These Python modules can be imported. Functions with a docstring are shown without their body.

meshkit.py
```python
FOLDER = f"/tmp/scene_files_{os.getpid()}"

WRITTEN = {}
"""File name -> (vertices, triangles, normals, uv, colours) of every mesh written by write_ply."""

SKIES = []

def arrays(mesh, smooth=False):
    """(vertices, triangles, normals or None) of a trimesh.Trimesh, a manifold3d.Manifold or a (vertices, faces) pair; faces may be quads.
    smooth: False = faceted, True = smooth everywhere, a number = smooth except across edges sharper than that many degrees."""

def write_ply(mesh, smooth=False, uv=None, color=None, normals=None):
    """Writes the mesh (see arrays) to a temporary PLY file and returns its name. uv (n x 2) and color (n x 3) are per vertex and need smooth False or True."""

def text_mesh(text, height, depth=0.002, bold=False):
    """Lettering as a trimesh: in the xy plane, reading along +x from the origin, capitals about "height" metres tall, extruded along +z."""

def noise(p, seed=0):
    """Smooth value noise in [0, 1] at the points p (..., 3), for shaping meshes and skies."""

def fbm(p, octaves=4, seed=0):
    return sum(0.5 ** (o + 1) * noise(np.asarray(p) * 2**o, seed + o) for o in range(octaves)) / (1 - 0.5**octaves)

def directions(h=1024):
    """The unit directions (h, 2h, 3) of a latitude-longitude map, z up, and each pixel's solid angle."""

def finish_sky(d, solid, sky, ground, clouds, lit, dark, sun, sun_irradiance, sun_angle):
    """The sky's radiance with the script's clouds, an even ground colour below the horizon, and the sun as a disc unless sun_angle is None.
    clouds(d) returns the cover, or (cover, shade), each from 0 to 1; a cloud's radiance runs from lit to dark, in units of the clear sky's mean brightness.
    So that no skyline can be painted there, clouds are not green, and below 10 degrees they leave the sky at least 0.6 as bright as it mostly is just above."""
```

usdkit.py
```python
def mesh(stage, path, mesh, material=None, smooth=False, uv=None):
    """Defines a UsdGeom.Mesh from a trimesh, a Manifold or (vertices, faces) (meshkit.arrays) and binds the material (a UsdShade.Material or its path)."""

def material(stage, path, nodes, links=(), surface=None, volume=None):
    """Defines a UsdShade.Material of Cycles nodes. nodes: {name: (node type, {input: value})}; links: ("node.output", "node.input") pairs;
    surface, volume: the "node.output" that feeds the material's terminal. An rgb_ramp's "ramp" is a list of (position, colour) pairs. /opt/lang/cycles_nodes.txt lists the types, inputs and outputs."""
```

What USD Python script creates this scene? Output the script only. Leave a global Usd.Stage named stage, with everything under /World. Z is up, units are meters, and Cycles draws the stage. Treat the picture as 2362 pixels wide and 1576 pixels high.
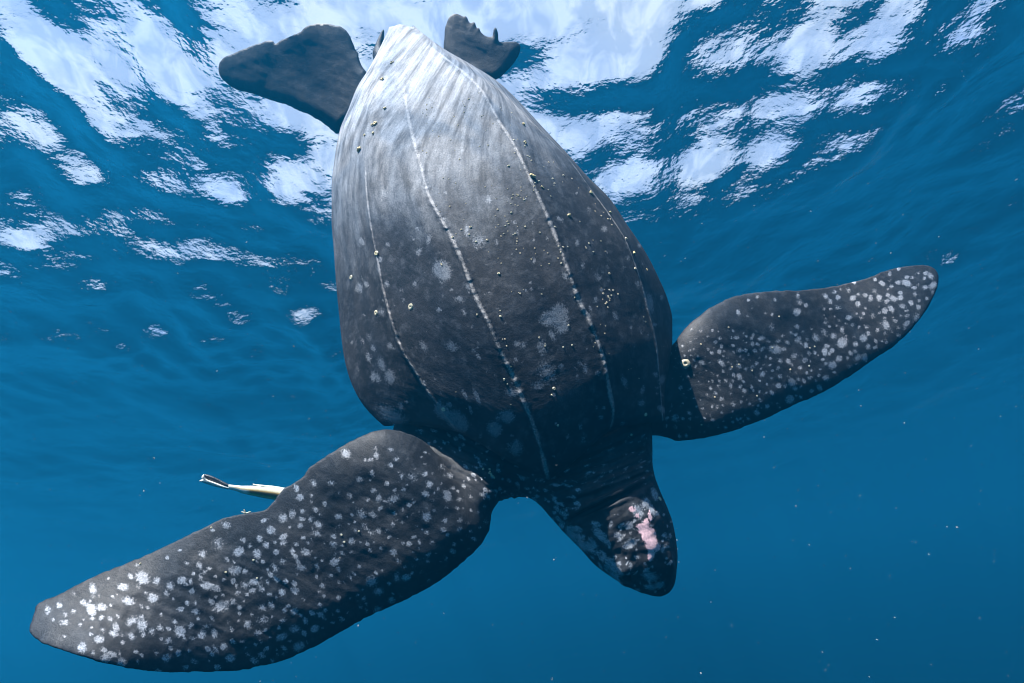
import math, numpy as np, trimesh, manifold3d, usdkit, meshkit
from pxr import Usd, UsdGeom, UsdLux, UsdShade, Gf, Sdf, Vt

stage = Usd.Stage.CreateInMemory()
UsdGeom.SetStageUpAxis(stage, "Z"); UsdGeom.SetStageMetersPerUnit(stage, 1.0)
world = UsdGeom.Xform.Define(stage, "/World"); stage.SetDefaultPrim(world.GetPrim())
UsdGeom.Scope.Define(stage, "/World/Looks")

# ---------------------------------------------------------------- camera, sky, sun, exposure (z = 0 is the mean water surface)
PW, PH = 2362.0, 1576.0
FPX = 1407.0
PITCH, ROLL, DEPTH = math.radians(23.0), math.radians(8.0), 2.75
EXPOSURE = 2.1
SUN_ZENITH, SUN_AZ = math.radians(32.5), math.radians(-150.0)
SUN = np.array([math.sin(SUN_ZENITH) * math.sin(SUN_AZ), math.sin(SUN_ZENITH) * math.cos(SUN_AZ), math.cos(SUN_ZENITH)])
EYE = np.array([0.0, 0.0, -DEPTH])
FWD = np.array([0, math.cos(PITCH), math.sin(PITCH)])
UP0 = np.array([0, -math.sin(PITCH), math.cos(PITCH)]); RT0 = np.array([1.0, 0, 0])
RT = RT0 * math.cos(ROLL) - UP0 * math.sin(ROLL)
UP = RT0 * math.sin(ROLL) + UP0 * math.cos(ROLL)

cam = UsdGeom.Camera.Define(stage, "/World/camera")
m = np.eye(4); m[0, :3], m[1, :3], m[2, :3], m[3, :3] = RT, UP, -FWD, EYE
cam.AddTransformOp().Set(Gf.Matrix4d(*m.ravel().tolist()))
cam.CreateHorizontalApertureAttr(36.0); cam.CreateFocalLengthAttr(36.0 * FPX / PW)
cam.CreateFStopAttr(5.6); cam.CreateFocusDistanceAttr(1.5); cam.CreateClippingRangeAttr(Gf.Vec2f(0.05, 5000))
cam.CreateExposureAttr(EXPOSURE)

sky = UsdLux.DomeLight.Define(stage, "/World/sky")
sm = usdkit.material(stage, "/World/Looks/sky_look", {
    "t": ("sky_texture", {"sky_type": "single_scattering", "sun_disc": False, "sun_elevation": math.pi / 2 - SUN_ZENITH, "sun_rotation": math.atan2(SUN[0], SUN[1])}),
    "tc": ("texture_coordinate", {}),
    "n": ("noise_texture", {"scale": 2.2, "detail": 6.0, "roughness": 0.6}),
    "r": ("map_range", {"from_min": 0.38, "from_max": 0.62, "to_min": 0.4, "to_max": 0.92, "clamp": True}),
    "c": ("mix_color", {"b": (1.62, 1.9, 2.28)}),
    "bg": ("background_shader", {"strength": 0.13})},
    [("tc.generated", "n.vector"), ("n.fac", "r.value"), ("r.result", "c.fac"), ("t.color", "c.a"), ("c.result", "bg.color")], surface="bg.background")
UsdShade.MaterialBindingAPI.Apply(sky.GetPrim()).Bind(sm)
sky.GetPrim().SetCustomDataByKey("kind", "structure")

sun = UsdLux.DistantLight.Define(stage, "/World/sun")
sun.CreateNormalizeAttr(True); sun.CreateIntensityAttr(1.25); sun.CreateAngleAttr(0.5); sun.CreateColorAttr(Gf.Vec3f(1.0, 0.98, 0.95))
zx = SUN; xx = np.cross([0, 0, 1.0], zx); xx /= np.linalg.norm(xx); yx = np.cross(zx, xx)
m = np.eye(4); m[0, :3], m[1, :3], m[2, :3] = xx, yx, zx
sun.AddTransformOp().Set(Gf.Matrix4d(*m.ravel().tolist()))

def U(px, py, w):
    px, py, w = np.broadcast_arrays(np.asarray(px, float), np.asarray(py, float), np.asarray(w, float))
    return EYE + w[..., None] * (((px - PW / 2) / FPX)[..., None] * RT + ((PH / 2 - py) / FPX)[..., None] * UP + FWD)

def data(prim, **kw):
    for k, v in kw.items(): prim.SetCustomDataByKey(k, v)
    return prim

# ---------------------------------------------------------------- water surface
def waves(x, y):
    rng = np.random.default_rng(23)
    z = np.zeros_like(x)
    r = np.hypot(x, y)
    for lam, amp, n in ((9.0, .065, 4), (4.0, .033, 5), (1.9, .025, 6), (0.95, .019, 7), (0.5, .0105, 7)):
        fade = np.clip(1.5 - r / (lam * 22), 0, 1) * np.where(lam < 8, np.clip(1.25 - r / 26, .35, 1), 1)
        grp = 1.0 if lam > 1.5 else .35 + 1.5 * np.clip(meshkit.noise(np.stack([x / 2.2, y / 1.5, 0 * x + lam], -1), 91) - .25, 0, 1)
        for k in range(n):
            a = math.radians(20) + rng.normal(0, .75); l = lam * rng.uniform(.75, 1.3)
            ph = rng.uniform(0, 6.28)
            q = (x * math.cos(a) + y * math.sin(a)) * 2 * math.pi / l
            p2 = .9 * meshkit.noise(np.stack([x / lam * .6, y / lam * .6, 0 * x], -1), k + 7) * 6.28
            z += fade * grp * amp * rng.uniform(.6, 1.2) / math.sqrt(n) * 1.6 * np.sin(q + ph + p2)
    return z
def water_surface():
    nr, na = 590, 1100
    rr = np.concatenate([np.linspace(.02, 13, 400), np.geomspace(13.05, 600, nr - 400)])
    aa = np.linspace(0, 2 * math.pi, na, endpoint=False)
    R, A = np.meshgrid(rr, aa, indexing="ij")
    x, y = R * np.sin(A), 3.0 + R * np.cos(A)
    z = waves(x, y - 0)
    v = np.stack([x, y, z], -1).reshape(-1, 3)
    i, j = np.meshgrid(np.arange(nr - 1), np.arange(na), indexing="ij")
    a, b, c, d = i * na + j, i * na + (j + 1) % na, (i + 1) * na + (j + 1) % na, (i + 1) * na + j
    f = np.stack([a, b, c, d], -1).reshape(-1, 4)
    v = np.vstack([v, [[0, 3, waves(np.array([0.]), np.array([3.]))[0]]]])
    t = np.stack([np.full(na, len(v) - 1), (np.arange(na) + 1) % na, np.arange(na)], -1)
    f = np.vstack([f[:, [0, 1, 2]], f[:, [0, 2, 3]], t])
    n = np.cross(v[f[:, 1]] - v[f[:, 0]], v[f[:, 2]] - v[f[:, 0]])
    if n[:, 2].mean() < 0: f = f[:, ::-1]
    return v, f
wm = usdkit.material(stage, "/World/Looks/water_surface_look", {
    "g": ("geometry", {}),
    "n": ("noise_texture", {"scale": 6.0, "detail": 4.0, "roughness": 0.55}),
    "b": ("bump", {"strength": 1.0, "distance": 0.021}),
    "f": ("fresnel", {"IOR": 1.333}),
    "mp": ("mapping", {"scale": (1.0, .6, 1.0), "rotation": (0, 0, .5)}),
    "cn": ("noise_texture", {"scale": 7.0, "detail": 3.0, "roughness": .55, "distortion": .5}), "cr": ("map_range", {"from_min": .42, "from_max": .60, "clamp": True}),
    "cc": ("mix_color", {"a": (.64, .70, .78), "b": (1, 1, 1)}),  # added caustic pattern in the transmitted colour, dapples the sunlight below
    "t": ("transparent_bsdf", {}),
    "gl": ("glossy_bsdf", {"color": (1, 1, 1), "roughness": 0.17}),
    "m": ("mix_closure", {})},
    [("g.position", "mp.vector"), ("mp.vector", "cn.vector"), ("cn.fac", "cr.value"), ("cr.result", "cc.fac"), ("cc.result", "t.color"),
     ("g.position", "n.vector"), ("n.fac", "b.height"), ("b.normal", "f.normal"), ("b.normal", "gl.normal"), ("f.fac", "m.fac"), ("t.BSDF", "m.closure1"), ("gl.BSDF", "m.closure2")], surface="m.closure")
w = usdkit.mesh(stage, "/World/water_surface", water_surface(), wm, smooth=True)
data(w.GetPrim(), kind="structure")

hz = usdkit.material(stage, "/World/Looks/haze_look", {"v": ("principled_volume", {"color": (.010, .305, .635), "density": .060, "anisotropy": 0.6, "absorption_color": (0, 0, 0)})}, [], volume="v.volume")
b = trimesh.creation.box(bounds=[[-160, -60, -52], [160, 260, -0.5]])
h = usdkit.mesh(stage, "/World/haze", b, hz); data(h.GetPrim(), kind="stuff")
sb = usdkit.material(stage, "/World/Looks/seabed_look", {"p": ("principled_bsdf", {"base_color": (.25, .22, .16), "roughness": .9})}, [], surface="p.BSDF")
s = usdkit.mesh(stage, "/World/seabed", trimesh.creation.box(bounds=[[-600, -600, -51], [600, 600, -50]]), sb); data(s.GetPrim(), kind="structure")
# ---------------------------------------------------------------- helpers for the animals
from scipy.interpolate import CubicSpline, PchipInterpolator, RBFInterpolator
from scipy.spatial import cKDTree, Delaunay
import shapely, shapely.prepared
K = 2362.0 / 2350.0

def project(p):
    d = np.asarray(p) - EYE
    w = d @ FWD
    return PW / 2 + FPX * (d @ RT) / w, PH / 2 - FPX * (d @ UP) / w, w

def arc_curve(pts):
    p = np.asarray(pts, float) * K
    s = np.concatenate([[0], np.cumsum(np.hypot(*np.diff(p, axis=0).T))]); s /= s[-1]
    return PchipInterpolator(s, p, axis=0)

def chaikin(p, n=2):
    p = np.asarray(p, float)
    for _ in range(n):
        q = np.roll(p, -1, axis=0)
        p = np.stack([.75 * p + .25 * q, .25 * p + .75 * q], 1).reshape(-1, 2)
    return p

def add_masks(prim, c):
    UsdGeom.PrimvarsAPI(prim).CreatePrimvar("masks", Sdf.ValueTypeNames.Float3Array, "vertex").Set(Vt.Vec3fArray.FromNumpy(np.asarray(c, np.float32)))

def rbf(rows):
    a = np.asarray(rows, float)
    f = RBFInterpolator(a[:, :2] * K / 1000, a[:, 2], kernel="thin_plate_spline", smoothing=1e-4, degree=1)
    return lambda q: f(np.asarray(q) / 1000)

def sheet(outline, wrows, hrows, round_px=40, spacing=3.2, rough=0.0, seed=0):
    """A fin: the outline gives its planform, wrows its distance, hrows its half thickness; rounded edges, one closed surface."""
    poly = chaikin(np.asarray(outline, float) * K)
    ring = shapely.LinearRing(poly)
    n = int(ring.length / spacing)
    bd = np.array([ring.interpolate(i * ring.length / n).coords[0] for i in range(n)])
    if rough:
        nx = np.roll(bd, -1, 0) - np.roll(bd, 1, 0); nx = np.stack([nx[:, 1], -nx[:, 0]], 1) / np.linalg.norm(nx, axis=1, keepdims=True)
        bd = bd + nx * (rough * (meshkit.fbm(np.c_[bd / 14, np.zeros(n)], 3, seed) - .5) * 2)[:, None]
    pg = shapely.Polygon(bd)
    x0, y0, x1, y1 = pg.bounds
    gx, gy = np.meshgrid(np.arange(x0, x1, spacing), np.arange(y0, y1, spacing * .866))
    gx = gx + (np.arange(len(gx)) % 2)[:, None] * spacing / 2
    g = np.c_[gx.ravel(), gy.ravel()]
    g = g[shapely.contains_xy(pg, g[:, 0], g[:, 1])]
    d, _ = cKDTree(bd).query(g)
    g = g[d > spacing * .65]
    p = np.vstack([bd, g])
    t = Delaunay(p).simplices
    c = p[t].mean(1)
    t = t[shapely.contains_xy(pg, c[:, 0], c[:, 1])]
    d, _ = cKDTree(bd).query(p); d[:n] = 0
    w, h = rbf(wrows)(p), np.maximum(rbf(hrows)(p), .004)
    q = np.clip(d / round_px, 0, 1)
    h = h * (1 - (1 - q) ** 2) ** .78
    nf = len(p)
    relief = ((meshkit.fbm(np.c_[p / 70, np.zeros(nf)], 4, seed + 3) - .5) * .009 + (meshkit.fbm(np.c_[(p[:, 0] + .55 * p[:, 1]) / 130, (p[:, 1] - .45 * p[:, 0]) / 26, np.zeros(nf)], 3, seed + 8) - .5) * .004) * q
    front, back = U(p[:, 0], p[:, 1], w - h + relief), U(p[:, 0], p[:, 1], w + h + relief)
    a = p[t]; ar = (a[:, 1, 0] - a[:, 0, 0]) * (a[:, 2, 1] - a[:, 0, 1]) - (a[:, 1, 1] - a[:, 0, 1]) * (a[:, 2, 0] - a[:, 0, 0])
    t = np.where(ar[:, None] > 0, t[:, ::-1], t)
    bi = np.arange(nf) + nf; bi[:n] = np.arange(n)
    v = np.vstack([front, back])
    f = np.vstack([t, bi[t][:, ::-1]])
    m = trimesh.Trimesh(v, f, process=False); m.remove_unreferenced_vertices()
    return m, pg

def to_manifold(m):
    return manifold3d.Manifold(manifold3d.Mesh(np.asarray(m.vertices, np.float32), np.asarray(m.faces, np.uint32)))

def ball(px, py, w, r):
    return manifold3d.Manifold.sphere(r, 40).translate(U(px * K, py * K, w).tolist())

def hull(*balls):
    return manifold3d.Manifold.batch_hull([ball(*b) for b in balls])

def loft(stations, sides=96, cap=True, shape=None):
    """stations: (left px, right px, middle distance, depth radius); elliptical sections, closed at both ends."""
    S = np.array([[*a, *b, c, d] for a, b, c, d in stations], float)
    s = np.concatenate([[0], np.cumsum(np.hypot(*np.diff((S[:, :2] + S[:, 2:4]) / 2, axis=0).T))]); s /= s[-1]
    t = np.linspace(0, 1, 200)
    S = PchipInterpolator(s, S, axis=0)(t)
    th = np.linspace(0, 2 * np.pi, sides, endpoint=False)
    c, mid = np.cos(th), (S[:, :2] + S[:, 2:4]) / 2
    half = (S[:, 2:4] - S[:, :2]) / 2
    px = mid[:, None, 0] + half[:, None, 0] * c; py = mid[:, None, 1] + half[:, None, 1] * c
    dep = np.sign(np.sin(th)) * np.abs(np.sin(th)) ** .95
    w = S[:, None, 4] - S[:, None, 5] * dep
    if shape is not None: px, py, w = shape(px, py, w, t[:, None], th[None, :])
    v = U(px, py, w).reshape(-1, 3)
    n, k = len(t), sides
    i, j = np.meshgrid(np.arange(n - 1), np.arange(k), indexing="ij")
    q = np.stack([i * k + j, i * k + (j + 1) % k, (i + 1) * k + (j + 1) % k, (i + 1) * k + j], -1).reshape(-1, 4)
    f = np.vstack([q[:, [0, 1, 2]], q[:, [0, 2, 3]]])
    v = np.vstack([v, v[:k].mean(0), v[-k:].mean(0)])
    jj = np.arange(k)
    f = np.vstack([f, np.stack([np.full(k, n * k), (jj + 1) % k, jj], 1), np.stack([np.full(k, n * k + 1), (n - 1) * k + jj, (n - 1) * k + (jj + 1) % k], 1)])
    m = trimesh.Trimesh(v, f, process=False)
    if m.volume < 0: m.invert()
    return m

# ---------------------------------------------------------------- the carapace
EL = [(893,62),(872,110),(845,160),(820,200),(800,250),(780,300),(768,370),(762,430),(762,500),(767,570),(772,640),(780,720),(790,800),(805,860),(825,905),(850,940),(887,975)]
R1 = [(905,60),(890,110),(868,180),(850,250),(840,330),(838,400),(843,470),(852,530),(862,580),(875,650),(890,710),(905,760),(925,810),(950,850),(975,890),(1000,925),(1050,992)]
R2 = [(915,56),(918,120),(925,190),(935,260),(948,320),(965,380),(980,440),(1010,500),(1035,545),(1060,600),(1090,680),(1120,740),(1145,800),(1175,860),(1200,920),(1225,980),(1240,1030),(1258,1102)]
R3 = [(930,58),(980,100),(1029,138),(1079,178),(1108,210),(1146,278),(1171,316),(1195,360),(1220,415),(1250,480),(1275,540),(1305,620),(1330,690),(1355,740),(1375,790),(1390,840),(1400,900),(1408,945),(1398,990)]
R4 = [(942,62),(1005,107),(1075,154),(1130,194),(1180,240),(1240,300),(1310,372),(1360,440),(1400,495),(1435,550),(1455,600),(1475,660),(1490,720),(1505,780),(1512,850),(1518,920),(1522,966)]
ER = [(950,60),(1020,113),(1080,148),(1140,186),(1180,222),(1240,286),(1300,351),(1345,402),(1400,457),(1440,517),(1480,577),(1510,637),(1530,687),(1541,735),(1542,790),(1536,840),(1528,880),(1523,920),(1524,962)]
VK = [0, .15, .3, .5, .7, .85, 1]
w_mid = PchipInterpolator(VK, [2.12, 1.84, 1.62, 1.48, 1.43, 1.435, 1.49])
w_rl = PchipInterpolator(VK, [2.14, 2.06, 1.98, 1.87, 1.77, 1.70, 1.64])
w_rr = PchipInterpolator(VK, [2.14, 2.07, 2.01, 1.92, 1.85, 1.78, 1.70])
NV, NU = 560, 440
vv = np.linspace(0, 1, NV)
def blend(rim, f): return lambda v: rim(v) + f * (w_mid(v) - rim(v))
curves = [(arc_curve(EL), w_rl), (arc_curve(R1), blend(w_rl, .62)), (arc_curve(R2), w_mid), (arc_curve(R3), blend(w_rr, .88)), (arc_curve(R4), blend(w_rr, .50)), (arc_curve(ER), w_rr)]
rows = [np.c_[c(vv), w(vv)] for c, w in curves]
def under(edge, nxt, k):
    o = edge.copy(); dxy = nxt[:, :2] - edge[:, :2]
    L = np.linalg.norm(dxy, axis=1, keepdims=True) + 1e-6
    o[:, :2] += dxy / L * np.minimum(L * .3, k); o[:, 2] += .085 * np.clip((1.0 - vv) / .12, .12, 1)
    return o
rows = [under(rows[0], rows[1], 16)] + rows + [under(rows[-1], rows[-3], 16)]
UK = np.array([0, .09, .27, .48, .67, .84, .93, 1.0])
ridge_u = UK[2:6]
uu = np.linspace(0, 1, NU)
G = CubicSpline(UK, np.stack(rows, 0), axis=0)(uu)          # (NU, NV, 3)
# between the ridges the leathery back is nearly flat, a little hollow
lin = np.stack([np.stack([np.interp(uu, UK, np.stack(rows, 0)[:, i, k]) for k in range(3)], -1) for i in range(NV)], 1)
inner = np.clip((uu - .09) / .12, 0, 1) * np.clip((.93 - uu) / .09, 0, 1)
G = G + (lin - G) * (.55 * inner)[:, None, None]
P0 = U(G[..., 0], G[..., 1], G[..., 2])
V2, U2 = np.meshgrid(vv, uu)
width = np.linalg.norm(np.diff(P0, axis=0), axis=-1); width = np.vstack([width[:1], width]); along_u = np.cumsum(width, 0)
bump_r = np.zeros_like(V2)
ridge_lines = []
ends = [(.30, .985), (.10, .995), (.06, .985), (.12, .998)]
for k, (u, (v0, v1)) in enumerate(zip(ridge_u, ends)):
    iu = int(round(u * (NU - 1)))
    dist = np.abs(along_u - along_u[iu][None])
    fade = np.clip((vv - v0 + .06) / .12, 0, 1) * np.clip((v1 + .01 - vv) / .02, 0, 1)
    knob = .15 + 1.5 * meshkit.fbm(np.stack([vv * 55, vv * 0 + 9 * k, vv * 0], -1), 3, 11 + k)
    hgt = (.0042 + .006 * (1 - vv)) * knob * fade
    broad = .006 * np.exp(-(dist / .045) ** 2) * fade[None]
    bump_r += hgt[None] * np.exp(-(dist / (.0075 + .004 * (1 - vv[None]))) ** 2) + broad
    ridge_lines.append(iu)
pp = P0 * 1.0
loc = np.stack([along_u * 9, V2 * 1.6 * 9, 0 * V2], -1)
relief = (meshkit.fbm(loc * .7, 4, 2) - .5) * .0045
streak = (meshkit.fbm(np.stack([along_u * 60, V2 * 7, 0 * V2], -1), 3, 5) - .5) * .010 * np.clip(1.0 - V2 * 2.2, 0, 1)
fine = (meshkit.fbm(loc * 7, 2, 8) - .5) * .0008
low_rim = .02 * np.clip((V2 - .985) / .015, 0, 1) ** 2 + .03 * np.clip((.02 - V2) / .02, 0, 1) ** 2
Gw = G[..., 2] - bump_r + relief + streak + fine + low_rim
P = U(G[..., 0], G[..., 1], Gw)                             # the outer side
th = .006 + .016 * np.clip((1 - V2) / .1, 0, 1) + .16 * (np.sin(np.pi * U2) ** .8) * np.clip((1 - V2) / .35, 0, 1) ** .7 * np.clip(V2 / .3, 0, 1)
GB = G.copy(); mid = G.mean(0, keepdims=True)
PB = U(G[..., 0] + .01 * (mid[..., 0] - G[..., 0]), G[..., 1], G[..., 2].clip(None, 9) + th + low_rim)
def closed_grid(A, B):
    n, m = A.shape[:2]; N = n * m
    i, j = np.meshgrid(np.arange(n - 1), np.arange(m - 1), indexing="ij")
    q = np.stack([i * m + j, (i + 1) * m + j, (i + 1) * m + j + 1, i * m + j + 1], -1).reshape(-1, 4)
    lp = np.concatenate([np.arange(m), np.arange(1, n) * m + m - 1, (n - 1) * m + np.arange(m - 2, -1, -1), np.arange(n - 2, 0, -1) * m])
    nx = np.roll(lp, -1)
    side = np.stack([lp, nx, nx + N, lp + N], -1)
    f = np.vstack([q, q[:, ::-1] + N, side])
    v = np.vstack([A.reshape(-1, 3), B.reshape(-1, 3)])
    return v, np.vstack([f[:, [0, 1, 2]], f[:, [0, 2, 3]]])
cv, cf = closed_grid(P, PB)
tm = trimesh.Trimesh(cv, cf, process=False)
if tm.volume < 0: cf = cf[:, ::-1]
normals_grid = np.cross(np.gradient(P, axis=0), np.gradient(P, axis=1)); normals_grid /= np.linalg.norm(normals_grid, axis=-1, keepdims=True)
sg = np.sign(((EYE - P) * normals_grid).sum(-1).mean()); normals_grid *= sg
PXY = G[..., :2]; grid_tree = cKDTree(PXY[4:-4].reshape(-1, 2))
def on_shell(px, py):
    _, i = grid_tree.query([px, py]); i = i + 4 * NV
    return P.reshape(-1, 3)[i], normals_grid.reshape(-1, 3)[i]

def blob_field(q, blobs):
    """1 in the middle of a mark, 0.5 at its edge; blobs: (x, y, radius, stretch, angle in degrees, strength)"""
    out = np.zeros(len(q))
    b = np.asarray([(*x, 1, 0, 1)[:6] if len(x) == 3 else x for x in blobs], float)
    tree = cKDTree(q)
    for x, y, r, s, a, k in b:
        idx = tree.query_ball_point([x, y], r * max(s, 1) * 2.05)
        if not idx: continue
        d = q[idx] - [x, y]; c, sn = math.cos(math.radians(a)), math.sin(math.radians(a))
        e = np.hypot((d[:, 0] * c + d[:, 1] * sn) / s, -d[:, 0] * sn + d[:, 1] * c)
        out[idx] = np.maximum(out[idx], np.clip(1 - e / (2 * r), 0, 1) * k)
    return out

rng = np.random.default_rng(12)
patches = [(1264, 735, 17, 1, 0, 1), (1290, 728, 26, .8, 0, 1.05), (1296, 752, 18, 1, 0, .95), (1020, 622, 20, 1.1, 60, 1), (1028, 635, 14, 1, 0, .9), (1042, 800, 13, 1.6, 20, .75), (1250, 800, 16, 1.4, 80, .72), (1262, 860, 30, 1.3, 70, .70), (1240, 890, 16, 1.3, 0, .72), (1022, 950, 15, 1.6, 45, 1.0), (1055, 972, 19, 1.5, 40, 1.05), (1140, 990, 16, 1.2, 50, .95), (1170, 960, 16, 1.3, 20, .9), (1190, 1035, 18, 1, 0, .85), (1180, 905, 12, 1.6, 20, .8), (1100, 915, 6, 4, 65, .85), (1072, 910, 5, 4, 60, .8), (1085, 945, 5, 3, 75, .8), (880, 720, 12, 1, 0, .7), (905, 960, 20, 2.2, 35, .85), (880, 840, 10, 2, 70, .8), (870, 870, 9, 2, 70, .75), (900, 870, 14, 1.4, 70, .85), (850, 825, 8, 2, 75, .75), (1105, 555, 20, 1.2, 0, .68), (1060, 690, 12, 1, 0, .75), (1190, 830, 8, 1, 0, .7), (1350, 850, 8, 2, 80, .75), (1440, 880, 10, 2, 70, .7), (1380, 640, 10, 1.5, 60, .7), (1420, 730, 9, 2, 70, .7), (1500, 700, 10, 3, 80, .8), (1480, 930, 9, 1.3, 0, .75)]
for _ in range(240):
    patches.append((rng.uniform(800, 1530), rng.uniform(430, 1080), rng.uniform(3, 9), rng.uniform(.7, 2), rng.uniform(30, 120), rng.uniform(.5, .85)))
q = PXY.reshape(-1, 2)
m_patch = blob_field(q, patches)
m_ridge = np.zeros_like(V2)
for k, iu in enumerate(ridge_lines):
    dist = np.abs(along_u - along_u[iu][None])
    v0, v1 = ends[k]
    fade = np.clip((vv - v0) / .05, 0, 1) * np.clip((v1 + .02 - vv) / .02, 0, 1)
    m_ridge = np.maximum(m_ridge, np.exp(-(dist / (.0052 + .0035 * meshkit.noise(np.stack([vv * 30, vv * 0 + k, vv * 0], -1)))) ** 2) * (fade * np.clip(.6 + .7 * meshkit.fbm(np.stack([vv * 45, vv * 0 + 3 * k, vv * 0], -1), 2, 40 + k), 0, 1.1))[None])
mk = np.stack([m_patch, m_ridge.ravel(), (V2 - .16 * np.clip((.34 - U2) / .2, 0, 1)).ravel()], -1)  # third mask: left flank shifted paler to paint in the sun there
mk = np.vstack([mk, mk * [0, 0, 1]])

turtle = UsdGeom.Xform.Define(stage, "/World/sea_turtle")
ORIGIN = U(1150 * K, 700 * K, 1.7)
turtle.AddTranslateOp().Set(Gf.Vec3d(*ORIGIN.tolist()))
data(turtle.GetPrim(), label="huge dark grey leatherback sea turtle with white-spotted flippers diving below the surface", category="sea turtle")

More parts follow.
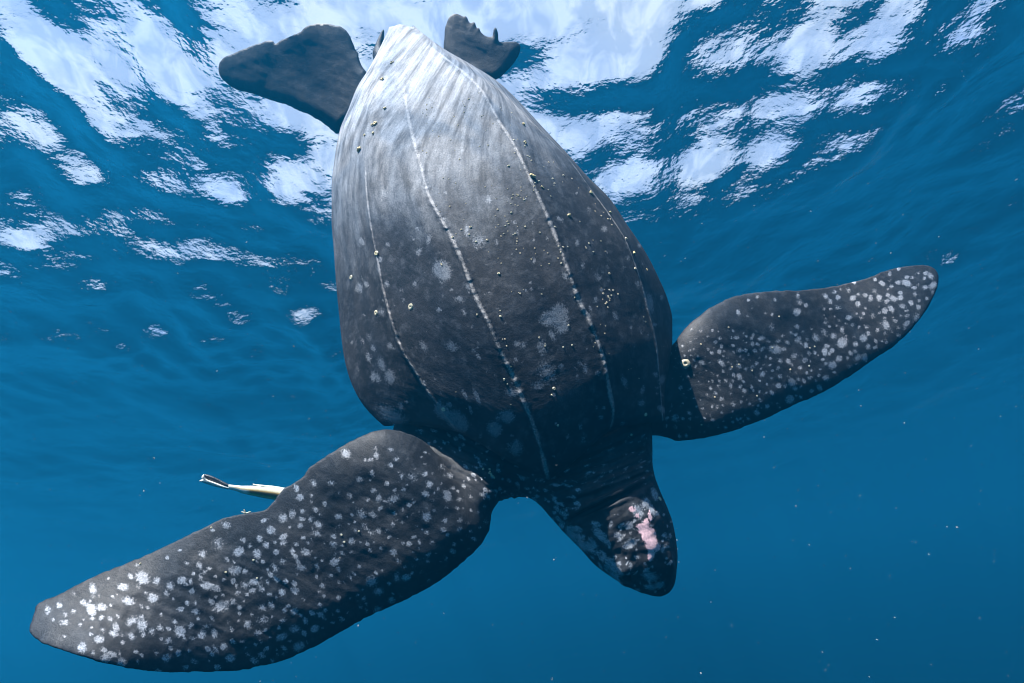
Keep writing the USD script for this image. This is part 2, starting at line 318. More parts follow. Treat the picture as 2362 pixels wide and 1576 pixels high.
def skin_material(name, dark, mid, pale, extra):
    """Wet leathery skin: mottled dark grey, pale ragged marks where the masks say so."""
    nodes = {
        "a": ("attribute", {"attribute": "masks"}), "s": ("separate_color", {}), "g": ("geometry", {}),
        "n1": ("noise_texture", {"scale": 9.0, "detail": 7.0, "roughness": .68}),
        "n2": ("noise_texture", {"scale": 260.0, "detail": 3.0, "roughness": .7}),
        "n3": ("noise_texture", {"scale": 420.0, "detail": 3.0, "roughness": .7}),
        "n4": ("noise_texture", {"scale": 45.0, "detail": 5.0, "roughness": .65}),
        "r1": ("map_range", {"from_min": .36, "from_max": .66, "clamp": True}),
        "base": ("mix_color", {"a": dark, "b": mid}),
        "p1": ("math", {"math_type": "multiply_add", "value2": extra.get("rag", .9), "value3": -.5 * extra.get("rag", .9)}),
        "p2": ("math", {"math_type": "add"}),
        "ho": ("map_range", {"from_min": .40, "from_max": .56, "to_min": .3, "clamp": True}), "p4": ("math", {"math_type": "multiply"}),
        "p3": ("map_range", {"from_min": extra.get("lo", .45), "from_max": extra.get("hi", .66), "to_max": extra.get("most", .9), "clamp": True}),
        "c2": ("mix_color", {"b": pale}),
        "h1": ("math", {"math_type": "multiply_add", "value2": .35}),
        "h2": ("math", {"math_type": "multiply_add", "value2": .9}),
        "bp": ("bump", {"strength": extra.get("bump", .5), "distance": .0022}),
        "p": ("principled_bsdf", {"roughness": extra.get("rough", .55), "ior": 1.45, "specular_ior_level": extra.get("spec", .2)})}
    links = [("a.color", "s.color"), ("g.position", "n1.vector"), ("g.position", "n2.vector"), ("g.position", "n3.vector"), ("g.position", "n4.vector"),
             ("n1.fac", "r1.value"), ("r1.result", "base.fac"),
             ("n2.fac", "p1.value1"), ("p1.value", "p2.value1"), ("s.r", "p2.value2"), ("p2.value", "p3.value"), ("n3.fac", "ho.value"), ("p3.result", "p4.value1"), ("ho.result", "p4.value2"), ("p4.value", "c2.fac"),
             ("n3.fac", "h1.value1"), ("n2.fac", "h1.value3"), ("n4.fac", "h2.value1"), ("h1.value", "h2.value3"), ("h2.value", "bp.height"), ("bp.normal", "p.normal")]
    last = "base.result"
    if "second" in extra:   # a fine cloudy scuffing over the base
        nodes["sc"] = ("map_range", {"from_min": .5, "from_max": .78, "to_max": .8, "clamp": True}); nodes["c1"] = ("mix_color", {"b": extra["second"]})
        links += [("n4.fac", "sc.value"), ("sc.result", "c1.fac"), (last, "c1.a")]; last = "c1.result"
    links += [(last, "c2.a")]; last = "c2.result"
    if "g" in extra:        # the second mask: ridges or bare pink skin
        lo, hi, col, rag = extra["g"]
        nodes["q1"] = ("math", {"math_type": "multiply_add", "value2": rag, "value3": -.5 * rag}); nodes["q2"] = ("math", {"math_type": "add"})
        nodes["q3"] = ("map_range", {"from_min": lo, "from_max": hi, "clamp": True}); nodes["c3"] = ("mix_color", {"b": col})
        links += [("n2.fac", "q1.value1"), ("q1.value", "q2.value1"), ("s.g", "q2.value2"), ("q2.value", "q3.value"), ("q3.result", "c3.fac"), (last, "c3.a")]; last = "c3.result"
    if "painted_sun" in extra:     # sunlight on rear and left flank painted pale, broken by streaks
        v0, v1, col, most = extra["painted_sun"]
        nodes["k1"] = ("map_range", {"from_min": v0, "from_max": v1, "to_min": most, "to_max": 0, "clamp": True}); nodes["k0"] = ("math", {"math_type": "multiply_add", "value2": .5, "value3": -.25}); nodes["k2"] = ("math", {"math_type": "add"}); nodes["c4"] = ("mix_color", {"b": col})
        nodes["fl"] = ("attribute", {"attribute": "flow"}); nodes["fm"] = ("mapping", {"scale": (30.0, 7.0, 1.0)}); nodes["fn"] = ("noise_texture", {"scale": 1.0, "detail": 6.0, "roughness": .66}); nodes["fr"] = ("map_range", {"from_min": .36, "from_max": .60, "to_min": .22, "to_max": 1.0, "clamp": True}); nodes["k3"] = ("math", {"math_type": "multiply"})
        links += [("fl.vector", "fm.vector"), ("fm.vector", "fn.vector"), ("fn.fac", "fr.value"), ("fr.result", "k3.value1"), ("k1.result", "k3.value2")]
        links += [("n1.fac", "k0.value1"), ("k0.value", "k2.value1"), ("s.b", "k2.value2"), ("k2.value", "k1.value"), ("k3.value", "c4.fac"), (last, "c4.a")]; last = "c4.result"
    nodes["gr"] = ("map_range", {"from_min": .3, "from_max": .7, "to_min": .62, "to_max": 1.42, "clamp": True}); nodes["gm"] = ("vector_math", {"math_type": "scale"})
    links += [("n2.fac", "gr.value"), ("gr.result", "gm.scale"), (last, "gm.vector1"), ("gm.vector", "p.base_color")]
    return usdkit.material(stage, "/World/Looks/" + name, nodes, links, surface="p.BSDF")

shell_look = skin_material("carapace_look", (.0130, .0137, .0155), (.029, .030, .034), (.21, .225, .25), {"second": (.068, .071, .079), "g": (.42, 1.0, (.18, .175, .175), 1.3), "bump": .45, "rag": .9, "lo": .44, "hi": .62, "most": .7, "rough": .7, "spec": .1, "painted_sun": (.02, .50, (.31, .33, .365), .95), "streak": True})
skin_look = skin_material("skin_look", (.0125, .013, .0145), (.0265, .0275, .0305), (.29, .305, .335), {"second": (.050, .052, .057), "g": (.46, .56, (.50, .32, .335), .8), "bump": .5, "rag": .95, "lo": .42, "hi": .66, "most": .95})

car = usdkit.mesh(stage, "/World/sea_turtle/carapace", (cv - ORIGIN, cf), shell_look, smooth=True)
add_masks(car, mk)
flow = np.stack([along_u, V2 * 1.6, 0 * V2], -1).reshape(-1, 3)
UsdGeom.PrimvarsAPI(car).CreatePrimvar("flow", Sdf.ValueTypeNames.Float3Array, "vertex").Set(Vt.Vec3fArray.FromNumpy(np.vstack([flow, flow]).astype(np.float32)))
data(car.GetPrim(), label="dark ridged leathery carapace with its sunlit rear painted pale")

# ---------------------------------------------------------------- the body: neck, head, flippers and tail as one continuous skin
FL = [(1040,1060),(1000,1030),(965,1008),(930,992),(892,984),(860,989),(820,1005),(780,1028),(740,1053),(712,1072),(703,1082),(699,1095),(670,1110),(648,1124),(638,1136),(632,1150),(612,1168),(592,1175),(560,1178),(510,1190),(450,1220),(380,1255),(300,1290),(240,1312),(190,1335),(150,1358),(128,1370),(100,1376),(84,1390),(75,1415),(67,1445),(74,1460),(90,1472),(120,1486),(170,1502),(230,1520),(300,1535),(370,1543),(450,1542),(540,1541),(580,1533),(640,1520),(690,1500),(740,1475),(800,1440),(860,1407),(920,1382),(990,1346),(1050,1302),(1090,1266),(1118,1230),(1133,1195),(1142,1160),(1150,1145),(1120,1120),(1080,1095)]
FR = [(1490,880),(1515,830),(1535,805),(1556,775),(1580,745),(1610,720),(1640,700),(1680,681),(1720,673),(1780,667),(1840,667),(1900,660),(1950,650),(2000,636),(2040,618),(2080,611),(2120,607),(2140,612),(2152,628),(2154,645),(2149,668),(2135,698),(2110,735),(2080,768),(2050,797),(2010,822),(1960,857),(1915,885),(1880,906),(1830,926),(1780,950),(1720,976),(1660,996),(1600,1008),(1550,1013),(1510,1010),(1480,990),(1460,940)]
BL = [(800,290),(776,312),(762,300),(740,280),(700,260),(660,241),(620,230),(580,215),(540,205),(515,190),(501,170),(500,150),(508,137),(522,128),(560,112),(600,97),(626,92),(630,101),(634,102),(650,89),(690,75),(700,62),(712,58),(740,53),(762,57),(780,60),(798,72),(806,90),(816,115),(838,150),(860,170),(870,220)]
BR = [(1018,130),(1019,90),(1022,60),(1030,40),(1043,31),(1054,33),(1063,39),(1070,36),(1077,55),(1090,48),(1094,66),(1100,62),(1104,76),(1115,84),(1126,85),(1131,84),(1133,66),(1137,60),(1143,72),(1143,95),(1152,98),(1168,95),(1186,96),(1195,104),(1194,120),(1182,142),(1165,162),(1145,182),(1110,190),(1060,190)]
fl, fl_pg = sheet(FL, [(965,1010,1.525),(1040,1062,1.575),(1100,1110,1.595),(890,1000,1.49),(1130,1200,1.535),(1020,1110,1.515),(850,1180,1.47),(900,1370,1.455),(600,1190,1.40),(640,1510,1.345),(620,1350,1.37),(70,1440,1.22),(150,1370,1.275),(180,1500,1.16),(350,1290,1.32),(380,1535,1.235)],
           [(1130,1200,.042),(1000,1060,.040),(890,1000,.028),(950,1340,.034),(750,1250,.030),(650,1180,.012),(640,1500,.020),(400,1280,.012),(350,1500,.018),(100,1430,.010)], round_px=85, rough=2.2, seed=1)
fr, fr_pg = sheet(FR, [(1480,900,1.83),(1515,960,1.81),(1560,780,1.765),(1520,1000,1.785),(1640,840,1.75),(1640,960,1.74),(1840,670,1.82),(1840,920,1.775),(1840,800,1.798),(2100,610,1.88),(2130,700,1.83),(2000,750,1.812)],
           [(1500,900,.05),(1600,990,.034),(1600,760,.03),(1850,900,.022),(1850,690,.012),(2120,650,.010)], round_px=62, rough=1.9, seed=2)
bl, bl_pg = sheet(BL, [(790,290,2.325),(835,160,2.275),(650,240,2.375),(660,150,2.34),(500,160,2.41),(740,55,2.275),(800,80,2.265),(600,100,2.345)], [(820,220,.035),(740,150,.014),(640,200,.018),(700,70,.006),(510,150,.008),(790,70,.007)], round_px=30, rough=2.2, seed=3, spacing=3.4)
br, br_pg = sheet(BR, [(1130,180,2.245),(1030,120,2.25),(1045,32,2.235),(1190,110,2.24),(1110,110,2.24),(1140,65,2.225)], [(1090,170,.022),(1060,60,.006),(1180,120,.009),(1137,70,.005)], round_px=22, rough=1.2, seed=4, spacing=2.6)

def head_shape(px, py, w, t, th):
    d = np.sin(th)
    front = np.clip(d, 0, 1)
    # folds across the neck, a flatter crown, brow above the eye
    fold = np.clip((.52 - t) / .12, 0, 1) * np.clip((t - .02) / .1, 0, 1)
    wob = 3.2 * (meshkit.fbm(np.stack(np.broadcast_arrays(px / 120, py / 120, 0 * px), -1), 3, 71) - .5) * 2
    k = (.0034 * np.sin(t * 88 + wob) * (.4 + 1.2 * meshkit.noise(np.stack(np.broadcast_arrays(px / 60, py / 60, 0 * px), -1), 72)) + .002 * np.sin(t * 170 + 1.3 * np.sin(th * 3 + t * 5))) * fold
    w = w + k * front
    return px, py, w
HD = [((1230, 1020),(1480, 930),1.740,0.12), ((1195, 1085),(1500, 975),1.700,0.135), ((1195, 1138),(1505, 1025),1.672,0.142), ((1238, 1160),(1505, 1062),1.645,0.14), ((1272, 1196),(1509, 1092),1.620,0.134), ((1307, 1235),(1522, 1131),1.602,0.128), ((1340, 1268),(1541, 1175),1.586,0.119), ((1372, 1303),(1553, 1212),1.574,0.11), ((1402, 1326),(1560, 1250),1.562,0.097), ((1432, 1345),(1563, 1285),1.551,0.08), ((1462, 1360),(1561, 1316),1.545,0.062), ((1492, 1371),(1557, 1344),1.545,0.043), ((1514, 1376),(1545, 1366),1.544,0.022), ((1524, 1376.5),(1538, 1371),1.540,0.008)]
head = loft(HD, shape=head_shape)
parts = [to_manifold(x) for x in (fl, fr, bl, br, head)]
fills = [hull((1130,560,2.02,.20),(1180,820,1.95,.22),(1000,420,2.12,.15)),
         hull((1180,850,1.93,.20),(1130,1010,1.74,.10),(1330,980,1.78,.12)),
         hull((1010,960,1.76,.10),(1120,1058,1.66,.098),(1200,1050,1.70,.11)),
         hull((1120,1058,1.68,.095),(1045,1095,1.60,.070),(1090,1140,1.555,.054)),
         hull((960,985,1.73,.075),(1010,1050,1.63,.060),(1060,1085,1.66,.085)),
         hull((1440,880,1.90,.13),(1500,900,1.80,.080),(1490,965,1.78,.050)),
         hull((890,250,2.24,.09),(830,225,2.22,.030),(930,160,2.28,.06)),
         hull((1000,250,2.20,.10),(1090,175,2.25,.035)),
         hull((905,150,2.26,.05),(868,135,2.27,.030)), hull((868,135,2.27,.030),(868,112,2.28,.017)), hull((868,112,2.28,.017),(878,78,2.28,.009)), hull((878,78,2.28,.009),(880,66,2.28,.003))]
part_meshes = [fl, fr, bl, br, head]
body = manifold3d.Manifold()
for x in [*parts, *(f.refine_to_length(.006) for f in fills)]: body = body + x
bm = body.to_mesh()
bt = trimesh.Trimesh(bm.vert_properties[:, :3].astype(float), bm.tri_verts, process=False)
# soften where the limbs run into the body
tree_parts = [cKDTree(p.vertices) for p in part_meshes]
near = np.min([t.query(bt.vertices)[0] for t in tree_parts], axis=0)
is_fill = near > .004
d_fill = cKDTree(bt.vertices[is_fill]).query(bt.vertices)[0]
wgt = np.clip(1.25 - d_fill / .035, 0, 1)[:, None]
L = trimesh.smoothing.laplacian_calculation(bt)
x = bt.vertices.copy()
for _ in range(70): x = x + .6 * wgt * (L.dot(x) - x)
bt.vertices = x
# folds of loose skin round the shoulder and the neck
fx, fy, fw = project(bt.vertices)
fold_n = np.array(trimesh.Trimesh(bt.vertices, bt.faces, process=False).vertex_normals)
zone = np.clip((fx - 890) / 60, 0, 1) * np.clip((1345 - fx) / 60, 0, 1) * np.clip((.42 * (fx - 960) + 1085 - fy) / 40 * (fx < 1150) + (fx >= 1150), 0, 1) * np.clip((fy - 960) / 30, 0, 1) * np.clip(1.3 - d_fill / .025, 0, 1)
c1 = fy - .50 * fx + 30 * meshkit.fbm(np.c_[fx / 90, fy / 90, 0 * fx], 3, 61)
bt.vertices = bt.vertices + fold_n * (zone * (.0020 * np.sin(c1 / 3.3) + .0012 * np.sin(c1 / 1.8 + 1) + .008 * (meshkit.fbm(np.c_[fx / 45, fy / 45, 0 * fx], 3, 62) - .5)))[:, None]

def scatter(pg, n, gap, radius, keep, seed):
    r = np.random.default_rng(seed); out = []
    x0, y0, x1, y1 = pg.bounds
    pts = []
    while len(out) < n and len(pts) < 60000:
        p = r.uniform([x0, y0], [x1, y1]); pts.append(1)
        if not shapely.contains_xy(pg, *p): continue
        edge = pg.exterior.distance(shapely.Point(*p))
        dens, scale = keep(p, edge)
        if r.uniform() > dens: continue
        rad = scale * radius * math.exp(r.normal(0, .33))
        if any((o[0] - p[0]) ** 2 + (o[1] - p[1]) ** 2 < (gap * (o[2] + rad)) ** 2 for o in out[-900:]): continue
        far = np.clip((p[0] - 650) / 350, 0, 1) if p[0] < 1300 else np.clip((1850 - p[0]) / 250, 0, 1)
        out.append((p[0], p[1], rad, r.uniform(.8, 1.7), r.uniform(-40, 90), r.uniform(.60, 1.12) - .16 * far))
    return out
def keep_left(p, e):
    x, y = p
    tip = np.clip((1000 - x) / 600, 0, 1)
    upper = y < 1640 - .62 * x - 40 * 0 and e < 45
    d = (.25 if upper else 1.0) * (.08 if e < 10 else 1)
    if 700 < x < 900 and y < 1160: d *= .25
    return d, .70 + .24 * tip
def keep_right(p, e):
    x, y = p
    top = y < 760 and x < 1900
    return (.12 if top and e < 90 else 1) * (.1 if e < 8 else 1), .75 + .25 * np.clip((x - 1700) / 300, 0, 1)
spots_l = scatter(fl_pg, 440, 1.12, 7.9, keep_left, 21)
spots_r = scatter(fr_pg, 420, 1.12, 5.7, keep_right, 22)
px, py, pw = project(bt.vertices)
q = np.c_[px, py]
hd = tree_parts[4].query(bt.vertices)[0] < .003
hn = np.array(trimesh.Trimesh(bt.vertices, bt.faces, process=False).vertex_normals)
def gauss(x, y, sx, sy, deg): 
    c, sn = math.cos(math.radians(deg)), math.sin(math.radians(deg)); dx, dy = px - x, py - y
    return np.exp(-(((dx * c + dy * sn) / sx) ** 2 + ((-dx * sn + dy * c) / sy) ** 2))
frontal = np.clip(((EYE - bt.vertices) * hn).sum(-1) / 1.5 * 3, 0, 1)
relief_h = .013 * gauss(1440, 1308, 24, 13, 35) - .010 * gauss(1449, 1333, 11, 9, 30) + .007 * gauss(1438, 1345, 14, 6, 30) - .007 * gauss(1395, 1280, 40, 7, 44) + .008 * gauss(1500, 1240, 20, 70, -8) - .006 * gauss(1465, 1262, 9, 55, -22) + .006 * gauss(1545, 1300, 8, 26, -8) - .005 * gauss(1520, 1345, 7, 16, 10) + .005 * gauss(1497, 1352, 12, 12, 0) - .008 * gauss(1420, 1125, 95, 6, -24) - .006 * gauss(1390, 1165, 110, 5, -25) + .006 * gauss(1400, 1145, 100, 7, -24)
relief_h = 1.35 * relief_h + (meshkit.fbm(np.c_[px / 34, py / 34, 0 * px], 3, 67) - .5) * .012 + (meshkit.fbm(np.c_[px / 16, py / 16, 0 * px], 3, 66) - .5) * .0035
bt.vertices = bt.vertices + hn * (relief_h * frontal * hd)[:, None]
px, py, pw = project(bt.vertices); q = np.c_[px, py]
which = np.argmin([t.query(bt.vertices)[0] for t in tree_parts], axis=0)
which[near > .02] = 9
m_pale = np.zeros(len(q)); m_pink = np.zeros(len(q)); m_wr = np.where(which >= 4, 1.0, 0.0)
for k, sp in ((0, spots_l), (1, spots_r)):
    i = which == k
    m_pale[i] = blob_field(q[i], sp)
r = np.random.default_rng(31)
neck_spots = [(r.uniform(960, 1340), r.uniform(990, 1200), r.uniform(1.6, 4.5), r.uniform(1, 2.2), r.uniform(10, 60), r.uniform(.7, 1.1)) for _ in range(420)]
neck_spots += [(r.uniform(1340, 1510), r.uniform(1000, 1120), r.uniform(1.5, 4), r.uniform(1, 2.2), r.uniform(-40, 0), r.uniform(.5, .8)) for _ in range(120)]
head_marks = [(1385,1235,13,2.6,48,.95),(1400,1250,8,2,40,.9),(1375,1210,11,1.6,20,.85),(1425,1235,10,1.4,30,.9),(1452,1255,14,1.6,-30,.95),(1470,1285,7,1.5,0,.85),(1390,1290,7,2.5,50,.85),(1415,1305,9,1.3,0,.95),(1428,1300,7,1.3,0,.9),(1455,1305,6,2,80,.9),(1430,1215,9,1,0,.7),(1450,1213,12,1.3,20,.95),(1470,1180,16,1.5,60,.9),(1490,1160,14,1.4,80,.85),(1503,1175,8,2.4,75,.95),(1510,1140,9,2.2,70,1.05),(1514,1185,8,1.3,0,.9),(1500,1330,16,1.8,15,.85),(1520,1350,12,1.5,-20,.9),(1500,1355,10,2,10,.85),(1545,1300,6,2,-50,.85),(1530,1265,7,2,-60,.85),(1535,1235,5,2.5,75,.8),(1490,1315,5,2.5,-30,.9)]
head_marks = [(a, b, c * .74, d, e, f * 1.06) for a, b, c, d, e, f in head_marks]
head_marks += [(r.uniform(1400, 1550), r.uniform(1180, 1365), r.uniform(1.5, 4), r.uniform(1, 2), r.uniform(0, 90), r.uniform(.7, 1.1)) for _ in range(130)]
head_marks += [(r.uniform(1290, 1430), 0, r.uniform(3, 7), r.uniform(1.5, 3.4), r.uniform(35, 60), r.uniform(.8, 1)) for _ in range(50)]
head_marks = [(x, (1235 + (x - 1307) * .98 - r.uniform(5, 45)) if y == 0 else y, a, b, c, d) for x, y, a, b, c, d in head_marks]
i = which >= 4
m_pale[i] = blob_field(q[i], neck_spots + head_marks)
i = which == 4
pink = [(1485,1222,12,1.3,60,1),(1497,1235,15,1.2,75,1.15),(1503,1255,13,1.2,80,1.15),(1510,1262,11,1.3,0,1),(1502,1280,8,1.7,95,1.05),(1478,1215,7,1.5,20,.95),(1492,1205,6,2,75,.95),(1500,1190,4,4,75,.85),(1458,1175,7,1.5,30,.85),(1470,1190,6,1.5,60,.85)]
m_pink[i] = blob_field(q[i], pink)
bo = usdkit.mesh(stage, "/World/sea_turtle/body", (bt.vertices - ORIGIN, bt.faces), skin_look, smooth=True)
add_masks(bo, np.stack([m_pale, m_pink, m_wr], -1))
print("body", len(bt.faces), "shell", len(cf), "spots", len(spots_l), len(spots_r), "watertight", bt.is_watertight)

# ---------------------------------------------------------------- eye, barnacles, growths on the turtle
def plain(name, color, rough=.6, **kw):
    return usdkit.material(stage, "/World/Looks/" + name, {"g": ("geometry", {}), "n": ("noise_texture", {"scale": 300.0, "detail": 3.0}), "r": ("map_range", {"from_min": .3, "from_max": .7, "to_min": .65, "to_max": 1.2}), "c": ("vector_math", {"math_type": "scale", "vector1": color}), "b": ("bump", {"strength": .4, "distance": .001}), "p": ("principled_bsdf", {"roughness": rough, **kw})},
        [("g.position", "n.vector"), ("n.fac", "r.value"), ("r.result", "c.scale"), ("c.vector", "p.base_color"), ("n.fac", "b.height"), ("b.normal", "p.normal")], surface="p.BSDF")
barnacle_look, crust_look = plain("barnacle_look", (.42, .37, .25)), plain("yellow_barnacle_look", (.46, .36, .17))
eye_look, lid_look = plain("eye_look", (.006, .006, .007), .12), plain("eyelid_look", (.03, .027, .026))
counts = {}
def numbered(base):
    k = counts.get(base, 0); counts[base] = k + 1
    return base if k == 0 else f"{base}_{k:03d}"
def frame_of(n):
    a = np.cross(n, [0.3, .1, 1.0]); a /= np.linalg.norm(a); return np.stack([a, np.cross(n, a), n], 1)
body_tree = cKDTree(bt.vertices); body_normals = np.array(trimesh.Trimesh(bt.vertices, bt.faces, process=False).vertex_normals)
front = ((EYE - bt.vertices) * body_normals).sum(-1) > 0
fidx = np.nonzero(front)[0]; front_tree = cKDTree(q_body := np.c_[px, py][fidx])
def on_body(x, y):
    _, i = front_tree.query([x, y]); i = fidx[i]
    return bt.vertices[i], body_normals[i]
def barnacle(r, seed):
    """a low crater: outer wall, rim, hole"""
    g = np.random.default_rng(seed); k = 9; th = np.linspace(0, 2 * np.pi, k, endpoint=False)
    rings = [(1.0, -.15), (.82, .45), (.55, .72), (.34, .62), (.18, .15)]
    v = []
    for a, h in rings:
        jit = 1 + g.uniform(-.12, .12, k)
        v.append(np.stack([a * jit * np.cos(th), a * jit * np.sin(th), np.full(k, h) + g.uniform(-.05, .05, k)], 1))
    v = np.vstack(v + [[[0, 0, .1]]]) * r
    f = []
    for i in range(len(rings) - 1):
        for j in range(k):
            a, b2, c, d = i * k + j, i * k + (j + 1) % k, (i + 1) * k + (j + 1) % k, (i + 1) * k + j
            f += [[a, b2, c], [a, c, d]]
    f += [[(len(rings) - 1) * k + j, (len(rings) - 1) * k + (j + 1) % k, len(v) - 1] for j in range(k)]
    return v, np.array(f)
def flat_barnacle(r, seed):
    v, f = barnacle(r, seed); v = v * [1, 1, .35]
    return v, f
def clump(r, seed):
    g = np.random.default_rng(seed); ms = []
    for _ in range(g.integers(4, 8)):
        s = trimesh.creation.icosphere(1, r * g.uniform(.35, .6)); s.vertices *= g.uniform(.8, 1.25, 3)
        s.apply_translation([*(g.normal(0, .45, 2) * r), r * g.uniform(.1, .6)]); ms.append(s)
    m = trimesh.util.concatenate(ms); return np.array(m.vertices), np.array(m.faces)
def attach(name, shape, pos, nrm, look, label=None):
    v, f = shape
    p = usdkit.mesh(stage, "/World/sea_turtle/" + numbered(name), (v @ frame_of(nrm).T + pos - ORIGIN, f), look, smooth=40)
    if label: data(p.GetPrim(), label=label)
    return p
def attach_px(name, shape, x, y, look, shell=True, label=None):
    pos, nrm = on_shell(x, y) if shell else on_body(x, y)
    return attach(name, shape, pos, nrm, look, label)

for k, (x, y, r) in enumerate([(864,286,.010),(861,308,.007),(842,311,.006),(830,345,.011),(888,251,.008),(881,183,.008),(904,146,.008),(1225,407,.011),(1208,288,.008),(1211,330,.007),(1362,445,.008),(1312,499,.008),(1406,491,.007),(1461,583,.007),(1492,623,.004),(1250,432,.005),(1020,610,.004),(868,587,.006)]):
    attach_px("yellow_barnacle", clump(r * .68, k), x, y, crust_look)
for k, (x, y, r, sh) in enumerate([(868,722,.0085,1),(948,708,.0085,1),(868,585,.0075,1),(810,640,.008,1),(1583,838,.0135,0),(1524,1151,.0065,0),(1023,945,.006,1),(1490,957,.005,1),(1455,1002,.004,0)]):
    attach_px("flat_barnacle", flat_barnacle(r, k), x, y, barnacle_look, bool(sh))
g = np.random.default_rng(77); placed = []; k = 0
while len(placed) < 235:
    x, y = g.uniform(960, 1520), g.uniform(180, 1120)
    if g.uniform() > (1.0 if 200 < y < 600 else .25 if y < 820 else .14): continue
    if g.uniform() < .35 and placed: 
        x, y = placed[g.integers(len(placed))] + g.normal(0, 13, 2)
    lo, hi = np.interp(y, [60, 300, 600, 965], [940, 950, 1000, 1060]), np.interp(y, [150, 360, 580, 780, 960], [1060, 1290, 1470, 1525, 1505])
    if not lo < x < hi or y > 1085 - abs(x - 1262) * .5: continue
    placed.append(np.array([x, y])); k += 1
    attach_px("barnacle", barnacle(float(np.clip(  .0019 * math.exp(g.normal(0, .35)), .0012, .0045)), 200 + k), x, y, barnacle_look)
for x, y in [(1128,1083),(1131,1087),(1128,1091),(1134,1094),(1136,1100),(1140,1104),(1132,1098),(1116,1082)]:
    attach_px("barnacle", barnacle(.0032, k), x, y, barnacle_look, False); k += 1
for _ in range(26):
    x, y = (g.uniform(1560, 1900), g.uniform(720, 990)) if g.uniform() < .5 else (g.uniform(250, 1050), g.uniform(1150, 1480))
    if not (shapely.contains_xy(fr_pg, x, y) or shapely.contains_xy(fl_pg, x, y)): continue
    attach_px("barnacle", barnacle(.0026, k), x, y, barnacle_look, False); k += 1
def tube(path, r0, r1, sides=6):
    p = np.asarray(path, float); t = np.gradient(p, axis=0); t /= np.linalg.norm(t, axis=1, keepdims=True)
    a = np.cross(t, [.3, .2, .9]); a /= np.linalg.norm(a, axis=1, keepdims=True); b2 = np.cross(t, a)
    an = np.linspace(0, 2 * np.pi, sides, endpoint=False); rr = np.linspace(r0, r1, len(p))
    v = (p[:, None] + rr[:, None, None] * (np.cos(an)[None, :, None] * a[:, None] + np.sin(an)[None, :, None] * b2[:, None])).reshape(-1, 3)
    n = len(p); f = []
    for i in range(n - 1):
        for j in range(sides):
            A, B, C, D = i * sides + j, i * sides + (j + 1) % sides, (i + 1) * sides + (j + 1) % sides, (i + 1) * sides + j
            f += [[A, B, C], [A, C, D]]
    v = np.vstack([v, p[-1:] + t[-1] * r1]); f += [[(n - 1) * sides + j, (n - 1) * sides + (j + 1) % sides, len(v) - 1] for j in range(sides)]
    return trimesh.Trimesh(v, np.array(f), process=False)
hy = trimesh.util.concatenate([tube([U(x, y, 1.345) for x, y in c], .0018, .0012) for c in ([(566,1186),(565,1180),(563,1176)],[(566,1184),(561,1182),(557,1181)],[(568,1185),(574,1182),(578,1181)],[(563,1184),(570,1183),(576,1183)])])
usdkit.mesh(stage, "/World/sea_turtle/hydroid_tuft", (np.array(hy.vertices) - ORIGIN, hy.faces), barnacle_look, smooth=True)
# the eye sits low on the side of the head
pos, nrm = on_body(1447, 1331)
s = trimesh.creation.icosphere(3, .017); s.vertices *= [1, 1, .55]
eye = attach("eye", (np.array(s.vertices), s.faces), pos - nrm * .001, nrm, eye_look)
an = np.linspace(0, 2 * np.pi, 28, endpoint=False); tor = trimesh.creation.torus(.019, .005, major_sections=32, minor_sections=10); tor.vertices *= [1, 1, .9]
attach("eyelid", (np.array(tor.vertices), tor.faces), pos, nrm, lid_look)

# ---------------------------------------------------------------- the fish behind the flipper
fish = UsdGeom.Xform.Define(stage, "/World/fish"); FO = U(640, 1140, 1.62); fish.AddTranslateOp().Set(Gf.Vec3d(*FO.tolist()))
data(fish.GetPrim(), label="slender pale yellow fish with black and white tail half hidden behind the flipper", category="fish")
fish_look = usdkit.material(stage, "/World/Looks/fish_look", {"a": ("attribute", {"attribute": "masks"}), "s": ("separate_color", {}), "g": ("geometry", {}), "n": ("noise_texture", {"scale": 420.0, "detail": 2.0}),
    "j": ("math", {"math_type": "multiply_add", "value2": .16, "value3": -.08}), "k": ("math", {"math_type": "add"}),
    "r": ("rgb_ramp", {"ramp": [(0, (.55, .50, .34)), (.16, (.50, .38, .12)), (.30, (.16, .125, .055)), (.48, (.13, .10, .045)), (.58, (.50, .30, .09)), (.68, (.62, .54, .36)), (.80, (.52, .45, .26)), (1, (.8, .78, .72))]}),
    "m": ("mix_color", {"b": (.58, .56, .46)}), "p": ("principled_bsdf", {"roughness": .35})},
    [("a.color", "s.color"), ("g.position", "n.vector"), ("n.fac", "j.value1"), ("j.value", "k.value1"), ("s.r", "k.value2"), ("k.value", "r.fac"), ("r.color", "m.a"), ("s.g", "m.fac"), ("m.result", "p.base_color")], surface="p.BSDF")
ST = [((527,1118),(527,1129)),((545,1119.5),(544,1133)),((558,1121),(557,1138)),((585,1121),(583,1144)),((612,1123),(607,1149)),((646,1127),(634,1154)),((700,1137),(686,1170)),((745,1150),(727,1186)),((785,1166),(768,1199)),((815,1180),(802,1206)),((838,1192),(830,1209)),((850,1200),(847,1208))]
FS = [(a, b2, 1.62, .42 * np.hypot(a[0] - b2[0], a[1] - b2[1]) / FPX * 1.62 * (1.0 if i < 8 else 1.15)) for i, (a, b2) in enumerate(ST)]
fm = loft(FS, sides=40)
n_s = (len(fm.vertices) - 2) // 40
band = np.concatenate([np.tile((1 - np.cos(np.linspace(0, 2 * np.pi, 40, endpoint=False))) / 2, n_s), [.5, .5]])
xs = project(fm.vertices)[0]; white = np.clip((578 - xs) / 12, 0, 1) * (band < .5) + np.clip((545 - xs) / 14, 0, 1)
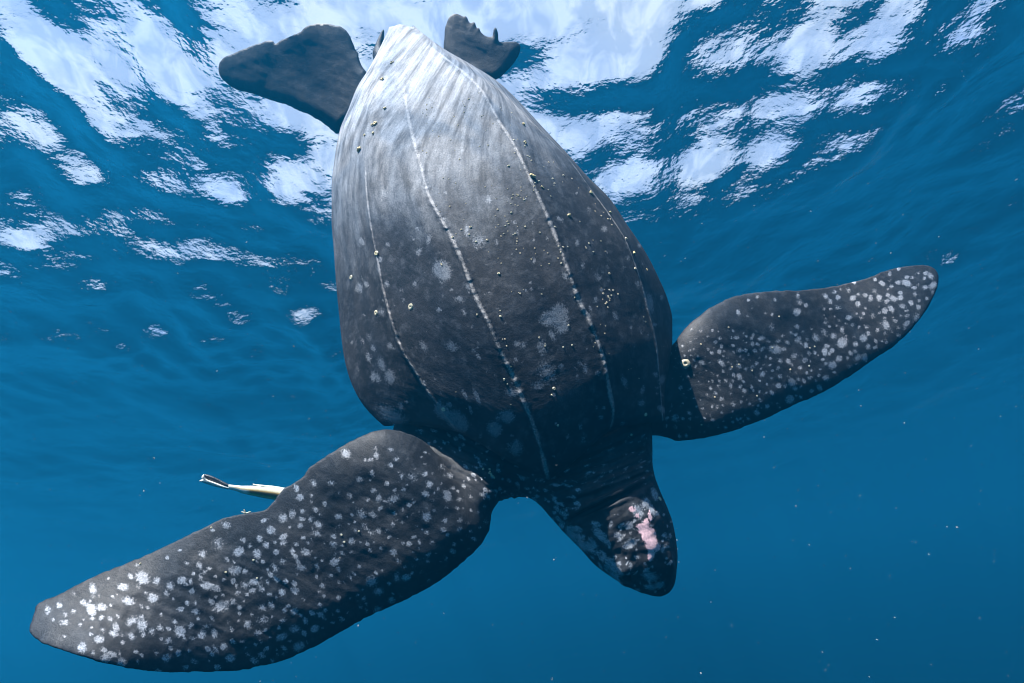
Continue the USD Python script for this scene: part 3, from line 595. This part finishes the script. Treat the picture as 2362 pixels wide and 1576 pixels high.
fb = usdkit.mesh(stage, "/World/fish/body", (np.array(fm.vertices) - FO, fm.faces), fish_look, smooth=True); add_masks(fb, np.stack([band, np.clip(white, 0, 1), 0 * band], -1))
fin_dark = plain("fin_black_look", (.020, .020, .024), .5); fin_white = plain("fin_white_look", (.50, .50, .44), .5); fin_pale = plain("fin_pale_look", (.55, .52, .40), .5)
def fin(name, outline, w, h, look, label=None, path="fish", org=FO):
    m, _ = sheet(np.array(outline) / K, [(outline[0][0], outline[0][1], w), (outline[len(outline) // 2][0], outline[len(outline) // 2][1], w + .004), (outline[-1][0], outline[-1][1] + .5, w), (outline[1][0] - 2, outline[1][1] - 3, w)], [(outline[0][0], outline[0][1], h), (outline[1][0] + 3, outline[1][1] + 2, h), (outline[-1][0] - 4, outline[-1][1], h), (outline[len(outline) // 2][0], outline[len(outline) // 2][1] + 3, h)], round_px=4, spacing=1.6)
    p = usdkit.mesh(stage, f"/World/{path}/{numbered(name)}", (np.array(m.vertices) - org, m.faces), look, smooth=True)
    if label: data(p.GetPrim(), label=label)
fin("tail_fin", [(534,1120),(519,1113),(500,1103),(484,1096),(471,1093),(469,1098),(472,1104),(483,1109),(500,1116),(516,1121),(530,1124)], 1.622, .0045, fin_dark, "black upper part of the tail fin")
fin("tail_fin", [(471,1092.5),(466,1098),(464,1103),(468,1106),(458,1108.5),(463,1112),(478,1117),(494,1122.5),(512,1126.5),(530,1130),(536,1127),(528,1122.5),(510,1118),(490,1111),(476,1105.5),(472,1099)], 1.618, .005, fin_white, "white lower edge and tip of the tail fin")
fin("back_fin", [(579,1115.5),(590,1117),(604,1118.5),(622,1120),(640,1122),(690,1132),(690,1138),(640,1130),(610,1126),(592,1123)], 1.62, .002, fin_pale)
fin("belly_fin", [(640,1153),(668,1164),(700,1174),(720,1186),(700,1183),(668,1173),(646,1160)], 1.62, .002, fin_pale)
for sgn in (-1, 1):
    s = trimesh.creation.icosphere(2, .0048); s.apply_translation(U(832, 1198, 1.62) + sgn * FWD * .0105 - FO)
    usdkit.mesh(stage, "/World/fish/" + numbered("fish_eye").replace("fish_eye", "eye"), (np.array(s.vertices), s.faces), eye_look, smooth=True)

# ---------------------------------------------------------------- specks drifting in the water
g = np.random.default_rng(9); vs, fs = [], []
oc = np.array([[1, 0, 0], [-1, 0, 0], [0, 1, 0], [0, -1, 0], [0, 0, 1], [0, 0, -1]], float)
of = np.array([[0, 2, 4], [2, 1, 4], [1, 3, 4], [3, 0, 4], [2, 0, 5], [1, 2, 5], [3, 1, 5], [0, 3, 5]])
n_sp = 2200
for i in range(n_sp):
    c = np.array([g.uniform(-3.2, 3.2), g.uniform(.45, 4.5), g.uniform(-4.2, -.62)])
    ax = np.linalg.qr(g.normal(size=(3, 3)))[0]
    sz = float(np.clip(.00065 * math.exp(g.normal(0, .5)), .0003, .0022)) * (.5 + .4 * c[1])
    vs.append((oc * [1, g.uniform(.5, 1), g.uniform(1, 2.2)] * sz) @ ax.T + c); fs.append(of + 6 * i)
sp_look = plain("speck_look", (.36, .36, .34), .8)
sp = usdkit.mesh(stage, "/World/drifting_specks", (np.vstack(vs), np.vstack(fs)), sp_look)
data(sp.GetPrim(), label="tiny pale specks drifting everywhere in the blue water", category="plankton", kind="stuff")
